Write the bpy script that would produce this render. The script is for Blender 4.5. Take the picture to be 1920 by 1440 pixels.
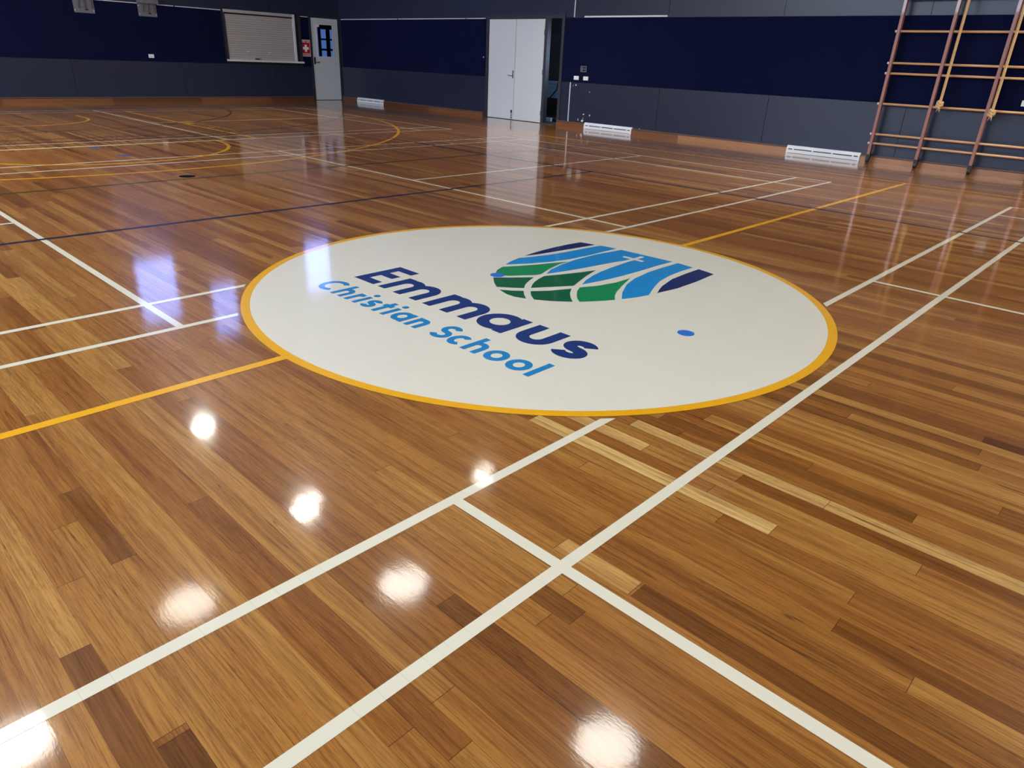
import bpy, bmesh, math, random
from mathutils import Vector, Matrix, Euler

S = bpy.context.scene
COL = S.collection
for o in list(bpy.data.objects):
    bpy.data.objects.remove(o)

# ------------------------------------------------------------------ camera
cd = bpy.data.cameras.new('camera')
cam = bpy.data.objects.new('camera', cd)
COL.objects.link(cam)
cd.sensor_fit = 'HORIZONTAL'
cd.sensor_width = 36.0
cd.lens = 36.0 * 1295.414 / 1920.0
cd.clip_start = 0.05
cd.clip_end = 200
YAW, PITCH, ROLL = math.radians(47.261), math.radians(25.057), math.radians(2.547)
_f = Vector((math.sin(YAW) * math.cos(PITCH), math.cos(YAW) * math.cos(PITCH), -math.sin(PITCH)))
_r = Vector((math.cos(YAW), -math.sin(YAW), 0))
_u = _r.cross(_f)
_r2 = _r * math.cos(ROLL) + _u * math.sin(ROLL)
_u2 = _u * math.cos(ROLL) - _r * math.sin(ROLL)
_m = Matrix((_r2, _u2, -_f)).transposed().to_4x4()
_m.translation = Vector((-3.252, -2.821, 1.311))
cam.matrix_world = _m
S.camera = cam

# ------------------------------------------------------------------ world, exposure
W = bpy.data.worlds.new('world')
S.world = W
W.use_nodes = True
W.node_tree.nodes['Background'].inputs[0].default_value = (0.55, 0.65, 0.85, 1)
W.node_tree.nodes['Background'].inputs[1].default_value = 0.3
S.view_settings.view_transform = 'Standard'
S.view_settings.look = 'None'
S.view_settings.gamma = 1.0
S.view_settings.exposure = 0.50
S.view_settings.use_curve_mapping = False

# light levels of the place (lamps and windows are built further down)
LAMP_GAIN = 1.25        # all ceiling lamps together
WIN_E = 3.2            # sky seen through the high end-wall windows
SIDE_E = 17.0           # sky seen through the high side windows

# ------------------------------------------------------------------ helpers
def srgb(r, g, b):
    def c(v):
        v /= 255.0
        return v / 12.92 if v <= 0.04045 else ((v + 0.055) / 1.055) ** 2.4
    return (c(r), c(g), c(b), 1.0)

def new_mat(name):
    m = bpy.data.materials.new(name)
    m.use_nodes = True
    return m, m.node_tree, m.node_tree.nodes['Principled BSDF']

class NT:
    """small node building helper"""
    def __init__(self, tree):
        self.t = tree
    def node(self, kind, **kw):
        n = self.t.nodes.new(kind)
        for k, v in kw.items():
            setattr(n, k, v)
        return n
    def link(self, a, b):
        self.t.links.new(a, b)
    def setin(self, node, idx, v):
        if hasattr(v, 'is_output') or isinstance(v, bpy.types.NodeSocket):
            self.link(v, node.inputs[idx])
        else:
            node.inputs[idx].default_value = v
    def math(self, op, a, b=0.0, c=None, clamp=False):
        n = self.node('ShaderNodeMath', operation=op, use_clamp=clamp)
        self.setin(n, 0, a)
        self.setin(n, 1, b)
        if c is not None:
            self.setin(n, 2, c)
        return n.outputs[0]
    def mix(self, fac, a, b, blend='MIX'):
        n = self.node('ShaderNodeMix', data_type='RGBA', blend_type=blend)
        self.setin(n, 0, fac)
        self.setin(n, 6, a)
        self.setin(n, 7, b)
        return n.outputs[2]
    def ramp(self, fac, stops):
        n = self.node('ShaderNodeValToRGB')
        el = n.color_ramp.elements
        while len(el) < len(stops):
            el.new(0.5)
        for e, (p, c) in zip(el, stops):
            e.position = p
            e.color = c
        self.link(fac, n.inputs[0])
        return n.outputs[0]
    def noise(self, vec, scale=5.0, detail=3.0, rough=0.5, dim='3D'):
        n = self.node('ShaderNodeTexNoise', noise_dimensions=dim)
        if vec is not None:
            self.link(vec, n.inputs['Vector'])
        n.inputs['Scale'].default_value = scale
        n.inputs['Detail'].default_value = detail
        n.inputs['Roughness'].default_value = rough
        return n.outputs['Fac']
    def scale(self, vec, s):
        n = self.node('ShaderNodeVectorMath', operation='MULTIPLY')
        self.link(vec, n.inputs[0])
        n.inputs[1].default_value = s
        return n.outputs[0]
    def bump(self, h, strength, dist):
        n = self.node('ShaderNodeBump')
        n.inputs['Strength'].default_value = strength
        n.inputs['Distance'].default_value = dist
        self.link(h, n.inputs['Height'])
        return n.outputs[0]

def simple(name, col, rough=0.6, metal=0.0, spec=0.5, var=0.06, vscale=(3, 3, 3), bump=0.0, bscale=120.0, coat=0.0):
    m, t, p = new_mat(name)
    n = NT(t)
    tc = n.node('ShaderNodeTexCoord').outputs['Object']
    f = n.noise(n.scale(tc, vscale), 1.0, 4.0)
    lo = tuple(c * (1 - var) for c in col[:3]) + (1,)
    hi = tuple(min(1, c * (1 + var)) for c in col[:3]) + (1,)
    n.link(n.mix(f, lo, hi), p.inputs['Base Color'])
    p.inputs['Roughness'].default_value = rough
    p.inputs['Metallic'].default_value = metal
    p.inputs['Specular IOR Level'].default_value = spec
    p.inputs['Coat Weight'].default_value = coat
    if bump:
        h = n.noise(tc, bscale, 2.0)
        n.link(n.bump(h, bump, 0.002), p.inputs['Normal'])
    return m

def glow(name, col, strength):
    m, t, p = new_mat(name)
    p.inputs['Base Color'].default_value = (0.6, 0.6, 0.6, 1)
    p.inputs['Emission Color'].default_value = col
    p.inputs['Emission Strength'].default_value = strength
    return m

class MB:
    """collects shapes and links them as ONE mesh object"""
    def __init__(self):
        self.bm = bmesh.new()
    def box(self, x0, x1, y0, y1, z0, z1):
        if x0 > x1: x0, x1 = x1, x0
        if y0 > y1: y0, y1 = y1, y0
        if z0 > z1: z0, z1 = z1, z0
        v = [self.bm.verts.new(c) for c in ((x0, y0, z0), (x1, y0, z0), (x1, y1, z0), (x0, y1, z0),
                                            (x0, y0, z1), (x1, y0, z1), (x1, y1, z1), (x0, y1, z1))]
        for q in ((3, 2, 1, 0), (4, 5, 6, 7), (0, 1, 5, 4), (1, 2, 6, 5), (2, 3, 7, 6), (3, 0, 4, 7)):
            self.bm.faces.new([v[i] for i in q])
        return self
    def prism(self, poly, h0, h1, axis='z'):
        """polygon (list of 2D points) extruded between h0 and h1 along an axis"""
        def P(a, b, h):
            return {'z': (a, b, h), 'x': (h, a, b), 'y': (a, h, b)}[axis]
        a = [self.bm.verts.new(P(p[0], p[1], h0)) for p in poly]
        b = [self.bm.verts.new(P(p[0], p[1], h1)) for p in poly]
        n = len(poly)
        self.bm.faces.new(a[::-1])
        self.bm.faces.new(b)
        for i in range(n):
            j = (i + 1) % n
            self.bm.faces.new((a[i], a[j], b[j], b[i]))
        return self
    def face(self, pts):
        self.bm.faces.new([self.bm.verts.new(p) for p in pts])
        return self
    def tube(self, pts, r, seg=12, cap=True):
        """round bar through a list of points; r is a number or a list"""
        pts = [Vector(p) for p in pts]
        rs = r if isinstance(r, (list, tuple)) else [r] * len(pts)
        rings = []
        ref = None
        for i, p in enumerate(pts):
            d = (pts[min(i + 1, len(pts) - 1)] - pts[max(i - 1, 0)]).normalized()
            if ref is None:
                ref = Vector((0, 0, 1)) if abs(d.z) < 0.9 else Vector((1, 0, 0))
            a = (ref - d * ref.dot(d)).normalized()
            ref = a
            b = d.cross(a)
            rings.append([self.bm.verts.new(p + (a * math.cos(2 * math.pi * k / seg) + b * math.sin(2 * math.pi * k / seg)) * rs[i]) for k in range(seg)])
        for A, B in zip(rings, rings[1:]):
            for k in range(seg):
                f = self.bm.faces.new((A[k], A[(k + 1) % seg], B[(k + 1) % seg], B[k]))
                f.smooth = True
        if cap:
            self.bm.faces.new(rings[0][::-1])
            self.bm.faces.new(rings[-1])
        return self
    def disc(self, cx, cy, r, z0, z1, seg=48, axis='z'):
        return self.prism([(cx + r * math.cos(2 * math.pi * k / seg), cy + r * math.sin(2 * math.pi * k / seg)) for k in range(seg)], z0, z1, axis)
    def bevel(self, w, seg=2):
        es = [e for e in self.bm.edges if len(e.link_faces) == 2 and e.calc_face_angle(0) > 0.5]
        bmesh.ops.bevel(self.bm, geom=es, offset=w, segments=seg, profile=0.5, affect='EDGES')
        return self
    def build(self, name, mat, parent=None, loc=None):
        bmesh.ops.recalc_face_normals(self.bm, faces=self.bm.faces)
        me = bpy.data.meshes.new(name)
        self.bm.to_mesh(me)
        self.bm.free()
        me.materials.append(mat)
        o = bpy.data.objects.new(name, me)
        COL.objects.link(o)
        if parent is not None:
            o.parent = parent
            base = Vector((0, 0, 0))
            q = parent
            while q is not None:
                base += q.location
                q = q.parent
            me.transform(Matrix.Translation(-base))
        return o

def origin(o, p):
    """put a mesh's origin at p without moving the mesh"""
    p = Vector(p)
    o.data.transform(Matrix.Translation(-p))
    o.location = p
    return o

def empty(name, loc):
    o = bpy.data.objects.new(name, None)
    COL.objects.link(o)
    o.location = loc
    o.empty_display_size = 0.1
    return o

def tag(o, label, cat, group=None, kind=None):
    o['label'] = label
    o['category'] = cat
    if group:
        o['group'] = group
    if kind:
        o['kind'] = kind
    return o

def struct(o, label, cat):
    return tag(o, label, cat, kind='structure')

def copy_tree(o, parent=None):
    if o.type == 'LIGHT':
        return None
    c = o.copy()
    COL.objects.link(c)
    if parent is not None:
        c.parent = parent
    for ch in list(o.children):
        copy_tree(ch, c)
    return c

# ------------------------------------------------------------------ sizes of the hall
XR = 9.82            # face of the right wall
YB = 16.90           # face of the end wall
XL = -9.82
YF = -16.90
HC = 7.2
BW = 0.068           # width of a floor board
BX0 = -2.07          # x of one board edge
DADO0, DADO1 = 0.93, 2.20

# ------------------------------------------------------------------ materials
def varnish(n, p, normal=None):
    """clear gloss varnish shared by the boards and the court paint"""
    p.inputs['Roughness'].default_value = 0.30
    p.inputs['Specular IOR Level'].default_value = 0.2
    p.inputs['Coat Weight'].default_value = 1.0
    p.inputs['Coat Roughness'].default_value = 0.075
    p.inputs['Coat IOR'].default_value = 1.45

def board_bump(n):
    """slightly cupped boards with a fine ripple, shared so the gloss runs across boards and paint alike"""
    geo = n.node('ShaderNodeNewGeometry').outputs['Position']
    sx = n.node('ShaderNodeSeparateXYZ')
    n.link(geo, sx.inputs[0])
    u = n.math('FRACT', n.math('MULTIPLY', n.math('SUBTRACT', sx.outputs[0], BX0 - 400 * BW), 1.0 / BW))
    cup = n.math('POWER', n.math('ABSOLUTE', n.math('MULTIPLY', n.math('SUBTRACT', u, 0.5), 2.0)), 2.0)
    wob = n.noise(n.scale(geo, (14.0, 2.2, 1)), 1.0, 2.0)
    fine = n.noise(n.scale(geo, (170.0, 70.0, 1)), 1.0, 2.0)
    h = n.math('ADD', n.math('MULTIPLY', cup, 0.00005), n.math('MULTIPLY', wob, 0.00022))
    h = n.math('ADD', h, n.math('MULTIPLY', fine, 0.000045))
    return n.bump(h, 1.0, 1.0), u, geo

def make_floor_mat():
    m, t, p = new_mat('varnished hardwood strip floor')
    n = NT(t)
    at = n.node('ShaderNodeAttribute', attribute_name='board')
    sep = n.node('ShaderNodeSeparateColor')
    n.link(at.outputs['Color'], sep.inputs[0])
    tone, r1, r2 = sep.outputs[0], sep.outputs[1], sep.outputs[2]
    uv = n.node('ShaderNodeUVMap', uv_map='span')
    us = n.node('ShaderNodeSeparateXYZ')
    n.link(uv.outputs[0], us.inputs[0])
    ends = n.node('ShaderNodeUVMap', uv_map='ends')
    ue = n.node('ShaderNodeSeparateXYZ')
    n.link(ends.outputs[0], ue.inputs[0])
    nor, _, geo = board_bump(n)
    off = n.node('ShaderNodeCombineXYZ')
    n.link(n.math('MULTIPLY', r1, 37.0), off.inputs[0])
    n.link(n.math('MULTIPLY', r2, 91.0), off.inputs[1])
    n.link(n.math('MULTIPLY', r1, 53.0), off.inputs[2])
    add = n.node('ShaderNodeVectorMath', operation='ADD')
    n.link(geo, add.inputs[0])
    n.link(off.outputs[0], add.inputs[1])
    v = add.outputs[0]
    # growth figure wanders a little along the board
    warp = n.noise(n.scale(v, (6.0, 1.3, 1.0)), 1.0, 2.0)
    wv = n.node('ShaderNodeCombineXYZ')
    n.link(n.math('MULTIPLY', warp, 0.03), wv.inputs[0])
    add2 = n.node('ShaderNodeVectorMath', operation='ADD')
    n.link(v, add2.inputs[0])
    n.link(wv.outputs[0], add2.inputs[1])
    g1 = n.noise(n.scale(add2.outputs[0], (42.0, 1.1, 1.0)), 1.0, 3.0, 0.6)
    g2 = n.noise(n.scale(add2.outputs[0], (260.0, 7.0, 1.0)), 1.0, 3.0, 0.6)
    pores = n.noise(n.scale(v, (620.0, 26.0, 1.0)), 1.0, 2.0, 0.5)
    base = n.ramp(tone, [(0.0, (0.085, 0.026, 0.006, 1)), (0.25, (0.205, 0.078, 0.014, 1)), (0.5, (0.350, 0.143, 0.028, 1)),
                         (0.75, (0.505, 0.262, 0.064, 1)), (1.0, (0.70, 0.46, 0.17, 1))])
    red = n.mix(n.math('MULTIPLY', r1, 0.35), base, (0.98, 0.80, 0.68, 1), 'MULTIPLY')
    s1 = n.ramp(g1, [(0.3, (0.60, 0.50, 0.42, 1)), (0.53, (1, 1, 1, 1)), (0.75, (1.12, 1.14, 1.1, 1))])
    c = n.mix(0.85, red, s1, 'MULTIPLY')
    s2 = n.ramp(g2, [(0.32, (0.60, 0.50, 0.42, 1)), (0.55, (1, 1, 1, 1)), (0.8, (1.14, 1.14, 1.1, 1))])
    c = n.mix(0.9, c, s2, 'MULTIPLY')
    s3 = n.ramp(pores, [(0.33, (0.36, 0.27, 0.2, 1)), (0.42, (1, 1, 1, 1))])
    c = n.mix(n.math('MULTIPLY', r2, 0.75), c, s3, 'MULTIPLY')
    # dark gum veins in some of the boards
    vein = n.noise(n.scale(add2.outputs[0], (30.0, 0.9, 1.0)), 1.0, 1.0)
    vm = n.math('SUBTRACT', 1.0, n.math('MULTIPLY', n.math('ABSOLUTE', n.math('SUBTRACT', vein, 0.72)), 110.0), clamp=True)
    c = n.mix(n.math('MULTIPLY', vm, 0.75), c, (0.045, 0.014, 0.005, 1))
    # joints
    du = n.math('MULTIPLY', n.math('MINIMUM', us.outputs[0], n.math('SUBTRACT', 1.0, us.outputs[0])), BW)
    de = n.math('MINIMUM', ue.outputs[0], ue.outputs[1])
    wdt = n.math('ADD', 0.00015, n.math('MULTIPLY', n.math('POWER', r2, 3.0), 0.0011))
    j1 = n.math('LESS_THAN', du, wdt)
    j2 = n.math('LESS_THAN', de, 0.0009)
    j = n.math('MAXIMUM', j1, j2)
    c = n.mix(n.math('MULTIPLY', j, 0.8), c, (0.022, 0.009, 0.004, 1))
    n.link(c, p.inputs['Base Color'])
    varnish(n, p)
    n.link(nor, p.inputs['Normal'])
    n.link(nor, p.inputs['Coat Normal'])
    return m

def make_paint(name, col, scuff=0.05):
    m, t, p = new_mat(name)
    n = NT(t)
    nor, u, geo = board_bump(n)
    f = n.noise(n.scale(geo, (4.0, 4.0, 1)), 1.0, 5.0)
    lo = tuple(c * (1 - scuff) for c in col[:3]) + (1,)
    c = n.mix(f, lo, col)
    # hairline board joints telegraph through the paint here and there
    e = n.math('LESS_THAN', n.math('MINIMUM', u, n.math('SUBTRACT', 1.0, u)), 0.006)
    sel = n.math('GREATER_THAN', n.noise(n.scale(geo, (9.0, 0.9, 1)), 1.0, 0.0), 0.56)
    c = n.mix(n.math('MULTIPLY', n.math('MULTIPLY', e, sel), 0.35), c, (0.25, 0.2, 0.14, 1))
    # small scratches
    sc = n.noise(n.scale(geo, (60.0, 22.0, 1)), 1.0, 1.0)
    c = n.mix(n.math('MULTIPLY', n.math('GREATER_THAN', sc, 0.80), 0.35), c, (0.2, 0.17, 0.13, 1))
    n.link(c, p.inputs['Base Color'])
    varnish(n, p)
    n.link(nor, p.inputs['Normal'])
    n.link(nor, p.inputs['Coat Normal'])
    return m

M = {}
M['floor'] = make_floor_mat()
M['white_line'] = make_paint('cream white court paint', (0.81, 0.775, 0.625, 1))
M['circle_white'] = make_paint('off white circle paint', (0.83, 0.80, 0.685, 1), 0.06)
M['yellow'] = make_paint('golden yellow court paint', (0.92, 0.46, 0.010, 1))
M['cream_yellow'] = make_paint('cream yellow court paint', (0.80, 0.60, 0.22, 1))
M['blue_line'] = make_paint('navy court paint', (0.018, 0.020, 0.055, 1))
M['green_line'] = make_paint('dark green court paint', (0.045, 0.06, 0.012, 1))
M['black_line'] = make_paint('black court paint', (0.02, 0.012, 0.010, 1))
M['text_navy'] = make_paint('navy lettering paint', (0.017, 0.045, 0.20, 1))
M['text_blue'] = make_paint('blue lettering paint', (0.018, 0.25, 0.60, 1))
M['em_navy'] = make_paint('emblem navy paint', (0.007, 0.018, 0.125, 1))
M['em_blue'] = make_paint('emblem blue paint', (0.009, 0.28, 0.70, 1))
M['em_green'] = make_paint('emblem green paint', (0.007, 0.27, 0.09, 1))
M['em_dark'] = make_paint('emblem dark green paint', (0.006, 0.125, 0.050, 1))
M['spot_blue'] = make_paint('blue spot paint', (0.035, 0.19, 0.72, 1))
M['spot_lilac'] = make_paint('greyish blue spot paint', (0.13, 0.13, 0.30, 1))
M['charcoal'] = simple('charcoal painted board', srgb(34, 40, 62), 0.36, spec=0.42, var=0.08, vscale=(1.5, 1.5, 1.5), bump=0.15, bscale=60)
M['charcoal_gap'] = simple('dark wall backing', srgb(22, 24, 30), 0.8)
M['navy'] = simple('navy carpet panel', srgb(11, 17, 50), 0.95, spec=0.1, var=0.18, vscale=(2, 2, 2), bump=0.5, bscale=300)
M['frame_dark'] = simple('dark grey door frame paint', srgb(42, 44, 56), 0.5)
M['door_paint'] = simple('pale grey door paint', srgb(206, 211, 216), 0.45, var=0.03)
M['steel'] = simple('brushed steel', srgb(120, 122, 128), 0.35, metal=0.8)
M['galv'] = simple('galvanised steel', srgb(120, 124, 136), 0.45, metal=0.35, var=0.2, vscale=(12, 12, 12))
M['black'] = simple('black plastic', srgb(14, 15, 18), 0.5)
M['dark_iron'] = simple('black iron', srgb(22, 28, 32), 0.5)
M['trim_white'] = simple('white trim paint', srgb(215, 218, 225), 0.4, var=0.03)
M['vent_white'] = simple('white vent enamel', srgb(225, 230, 236), 0.35, var=0.02)
M['shutter'] = simple('silver grey shutter slats', srgb(186, 182, 180), 0.45, metal=0.15, var=0.08, vscale=(2, 2, 8))
M['red'] = simple('red sign enamel', srgb(190, 18, 26), 0.4, var=0.03)
M['sign_white'] = simple('white sign enamel', srgb(240, 238, 238), 0.4, var=0.02)
M['plate_white'] = simple('white plastic plate', srgb(238, 240, 242), 0.35, var=0.02)
M['post_wood'] = simple('red brown upright timber', srgb(150, 98, 86), 0.4, var=0.15, vscale=(20, 20, 2), coat=0.3)
M['rung_wood'] = simple('pale rung timber', srgb(222, 172, 122), 0.4, var=0.08, vscale=(30, 2, 30), coat=0.3)
M['dowel_end'] = simple('cream dowel end', srgb(228, 214, 206), 0.5)
M['rope'] = simple('tan manila rope', srgb(204, 172, 124), 0.9, spec=0.1, var=0.15, vscale=(60, 60, 60))
M['rope_pale'] = simple('pale frayed rope end', srgb(190, 185, 180), 0.9, spec=0.1)
M['ceiling'] = simple('pale grey ceiling sheet', srgb(150, 156, 156), 0.8)
M['storeroom'] = simple('dark grey storeroom paint', srgb(58, 64, 66), 0.8)  # even dark grey for the storeroom walls
M['tub_blue'] = simple('pale blue plastic', srgb(140, 190, 225), 0.4)
M['glass_dark'] = new_mat('clear door glass')[0]
_p = M['glass_dark'].node_tree.nodes['Principled BSDF']
_p.inputs['Transmission Weight'].default_value = 1.0
_p.inputs['Roughness'].default_value = 0.02
_p.inputs['IOR'].default_value = 1.45
_p.inputs['Base Color'].default_value = (0.75, 0.85, 1.0, 1)
M['lamp'] = glow('glowing lamp lens', (1.0, 0.90, 0.74, 1), 20.0)
M['sky_end'] = glow('bright blue sky behind end windows', (0.22, 0.36, 1.0, 1), WIN_E)
M['sky_side'] = glow('bright sky behind side windows', (0.58, 0.74, 1.0, 1), SIDE_E)
M['sky_dim'] = glow('dim daylight behind glass', (0.13, 0.25, 0.60, 1), 0.42)

for _k, _c in (('dark', (0.115, 0.040, 0.018, 1)), ('mid', (0.20, 0.075, 0.030, 1)), ('light', (0.40, 0.185, 0.085, 1))):
    M['skirt_' + _k] = simple('%s varnished skirting timber' % _k, _c, 0.32, var=0.28, vscale=(3, 3, 110))
M['skirt_cap'] = simple('brown skirting ledge', srgb(122, 92, 82), 0.5, var=0.1)

# ------------------------------------------------------------------ floor: one mesh, every board a face of its own tone
random.seed(11)
FX0, FX1, FY0, FY1 = XL, XR, YF, YB
# boards the photo shows clearly: (x, y from, y to, tone)
KNOWN = [(-1.22, -1.65, -0.75, .96), (-1.895, -3.2, -2.08, .20), (-2.99, -2.4, -1.66, .14), (-0.965, -2.52, -1.55, .30),
         (-1.10, -2.285, -1.5, .93), (-1.10, -3.6, -2.285, .90), (-1.155, -3.5, -2.0, .31), (-1.365, -2.22, -1.2, 1.0),
         (-1.60, -3.7, -2.52, .26), (-0.13, -3.3, -2.55, .10), (-2.85, -1.0, -0.54, .33), (-2.585, -2.1, -0.86, .36),
         (-2.02, -1.95, -1.10, .68), (-2.09, -2.03, -1.86, .30), (-1.89, -2.07, -1.80, .85), (-2.51, 1.10, 1.74, .36),
         (-2.99, -1.64, -1.0, .62)]
bm = bmesh.new()
span = bm.loops.layers.uv.new('span')
ends = bm.loops.layers.uv.new('ends')
colr = bm.loops.layers.float_color.new('board')
k0 = math.floor((FX0 - BX0) / BW)
k1 = math.ceil((FX1 - BX0) / BW)
for k in range(k0, k1):
    xa, xb = max(FX0, BX0 + k * BW), min(FX1, BX0 + (k + 1) * BW)
    if xb - xa < 1e-4:
        continue
    fixed = sorted([(a, b, tn) for (x, a, b, tn) in KNOWN if math.floor((x - BX0) / BW) == k])
    segs, y = [], FY0 - random.random() * 1.5
    while y < FY1:
        nx = [f for f in fixed if f[0] >= y - 1e-6]
        L = random.choice((0.9, 1.6, 2.2, 2.8, 3.4, 4.2)) * random.uniform(0.8, 1.2)
        tn = min(1.0, max(0.14, random.gauss(0.525, 0.115)))
        if nx and abs(nx[0][0] - y) < 1e-6:
            segs.append(nx[0])
            y = nx[0][1]
            continue
        e = y + L
        if nx and e > nx[0][0] - 0.25:
            e = nx[0][0]
        segs.append((y, e, tn))
        y = e
    for a, b, tn in segs:
        a2, b2 = max(a, FY0), min(b, FY1)
        if b2 - a2 < 1e-4:
            continue
        vs = [bm.verts.new(c) for c in ((xa, a2, 0), (xb, a2, 0), (xb, b2, 0), (xa, b2, 0))]
        f = bm.faces.new(vs)
        c = (tn, random.random(), random.random(), 1)
        for lp, (u, s) in zip(f.loops, ((0, 0), (1, 0), (1, 1), (0, 1))):
            lp[span].uv = (u, s)
            lp[ends].uv = (0 if s == 0 else b2 - a2, b2 - a2 if s == 0 else 0)
            lp[colr] = c
me = bpy.data.meshes.new('floor')
bm.to_mesh(me)
bm.free()
me.materials.append(M['floor'])
floor = bpy.data.objects.new('floor', me)
COL.objects.link(floor)
struct(floor, 'glossy varnished hardwood strip floor with painted court lines', 'floor')

# ------------------------------------------------------------------ court paint (parts of the floor)
RC = 1.793           # outer radius of the yellow ring
LW = 0.04
zW, zY, zB, zG, zC = 0.0006, 0.0010, 0.0012, 0.0008, 0.0012

class Paint(MB):
    def rect(self, x0, x1, y0, y1, z):
        return self.face([(x0, y0, z), (x1, y0, z), (x1, y1, z), (x0, y1, z)])
    def xline(self, y, x0, x1, z, w=LW, cut=None):
        """line along x at height y; with cut it stops at a circle of that radius about the origin"""
        ya, yb = y - w / 2, y + w / 2
        if cut and min(abs(ya), abs(yb)) < cut and x0 < 0 < x1:
            ca = math.sqrt(max(0, cut * cut - ya * ya))
            cb = math.sqrt(max(0, cut * cut - yb * yb))
            self.face([(x0, ya, z), (-ca, ya, z), (-cb, yb, z), (x0, yb, z)])
            self.face([(ca, ya, z), (x1, ya, z), (x1, yb, z), (cb, yb, z)])
        else:
            self.rect(x0, x1, ya, yb, z)
        return self
    def yline(self, x, y0, y1, z, w=LW):
        return self.rect(x - w / 2, x + w / 2, y0, y1, z)
    def arc(self, cx, cy, r, a0, a1, z, w=0.05, seg=96):
        A, B = [], []
        for i in range(seg + 1):
            a = math.radians(a0 + (a1 - a0) * i / seg)
            A.append(self.bm.verts.new((cx + (r - w / 2) * math.cos(a), cy + (r - w / 2) * math.sin(a), z)))
            B.append(self.bm.verts.new((cx + (r + w / 2) * math.cos(a), cy + (r + w / 2) * math.sin(a), z)))
        for i in range(seg):
            self.bm.faces.new((A[i], B[i], B[i + 1], A[i + 1]))
        return self
    def stroke(self, pts, w, z, closed=False):
        """flat ribbon with butt ends along 2D points"""
        n = len(pts)
        L, R = [], []
        for i in range(n):
            p = Vector(pts[i])
            a = Vector(pts[(i - 1) % n]) if (closed or i > 0) else None
            b = Vector(pts[(i + 1) % n]) if (closed or i < n - 1) else None
            d1 = (p - a).normalized() if a is not None else (b - p).normalized()
            d2 = (b - p).normalized() if b is not None else d1
            t = (d1 + d2)
            t = t.normalized() if t.length > 1e-6 else d1
            nrm = Vector((-t.y, t.x))
            k = w / 2 / max(0.35, nrm.dot(Vector((-d1.y, d1.x))))
            L.append(self.bm.verts.new((p.x + nrm.x * k, p.y + nrm.y * k, z)))
            R.append(self.bm.verts.new((p.x - nrm.x * k, p.y - nrm.y * k, z)))
        for i in range(n if closed else n - 1):
            j = (i + 1) % n
            self.bm.faces.new((L[i], R[i], R[j], L[j]))
        return self
    def done(self, name, mat, parent, label=None):
        for f in self.bm.faces:
            f.normal_update()
            if f.normal.z < 0:
                f.normal_flip()
        me = bpy.data.meshes.new(name)
        self.bm.to_mesh(me)
        self.bm.free()
        me.materials.append(mat)
        o = bpy.data.objects.new(name, me)
        COL.objects.link(o)
        o.parent = parent
        if label:
            o['label'] = label
        return o

CUT = RC + 0.018
YBAD = [(0.69, 1), (-1.41, -1), (8.38, 1)]        # inner side line of each badminton court and the way the court runs
for y0, s in YBAD:
    P = Paint()
    P.xline(y0, -6.70, 6.70, zW, cut=CUT)
    P.xline(y0 + s * .46, -6.70, 6.70, zW, cut=CUT)
    P.xline(y0 + s * 5.64, -6.70, 6.70, zW)
    P.xline(y0 + s * 6.10, -6.70, 6.70, zW)
    for sx in (-1, 1):
        for xx in (1.98, 5.94, 6.70):
            P.yline(sx * xx, min(y0, y0 + s * 6.1) - LW / 2, max(y0, y0 + s * 6.1) + LW / 2, zW + 0.0001)
        P.xline(y0 + s * 3.05, min(sx * 1.98, sx * 6.7), max(sx * 1.98, sx * 6.7), zW)
    P.done('badminton_lines', M['white_line'], floor, 'thin cream white badminton court lines')

P = Paint()
for s in (-1, 1):
    xe = math.sqrt(CUT ** 2) - 0.03
    P.rect(min(s * xe, s * 7.62), max(s * xe, s * 7.62), -.025, .025, zY)
P.done('halfway_line', M['yellow'], floor, 'yellow halfway line')
for xs, nm in ((7.62, 1), (-7.62, -1)):
    P = Paint()
    P.yline(xs, -14.1, 14.1, zY, .045)
    P.done('side_line', M['yellow'], floor, 'thin yellow basketball side line')
for s in (1, -1):
    C3, CF = s * 12.55, s * 8.30
    P = Paint()
    a = math.degrees(math.acos(6.60 / 6.80))
    P.arc(0, C3, 6.80, (180 if s > 0 else 0), (360 if s > 0 else 180), zY, .05, 160)
    P.rect(6.775, 6.825, min(C3, s * 14.1), max(C3, s * 14.1), zY)
    P.rect(-6.825, -6.775, min(C3, s * 14.1), max(C3, s * 14.1), zY)
    P.done('three_point_line', M['yellow'], floor, 'yellow three point arc')
    P = Paint()
    P.arc(0, CF, 1.775, (180 if s > 0 else 0), (360 if s > 0 else 180), zY, .05)
    P.done('free_throw_semicircle', M['yellow'], floor, 'yellow free throw semicircle')
    P = Paint()
    P.xline(s * 8.335, -2.475, 2.475, zW + 0.0002, .05)
    P.done('free_throw_line', M['cream_yellow'], floor, 'cream yellow free throw line')
    P = Paint()
    for sx in (-1, 1):
        P.yline(sx * 2.475, min(s * 8.31, s * 14.1), max(s * 8.31, s * 14.1), zY, .05)
        for yy, hh in ((12.55, .05), (11.2, .33), (10.25, .05), (9.35, .05)):
            xa, xb = sx * 2.49, sx * 2.66
            P.rect(min(xa, xb), max(xa, xb), s * yy - hh / 2, s * yy + hh / 2, zY)
    P.done('key_lines', M['yellow'], floor, 'yellow key lane lines with hash marks')
    P = Paint()
    P.arc(0, s * 12.75, 1.30, (180 if s > 0 else 0), (360 if s > 0 else 180), zY, .05)
    for sx in (-1, 1):
        P.yline(sx * 1.30, min(s * 12.75, s * 13.3), max(s * 12.75, s * 13.3), zY, .05)
    P.done('no_charge_semicircle', M['yellow'], floor, 'small yellow semicircle under the basket')
P = Paint()
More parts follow.
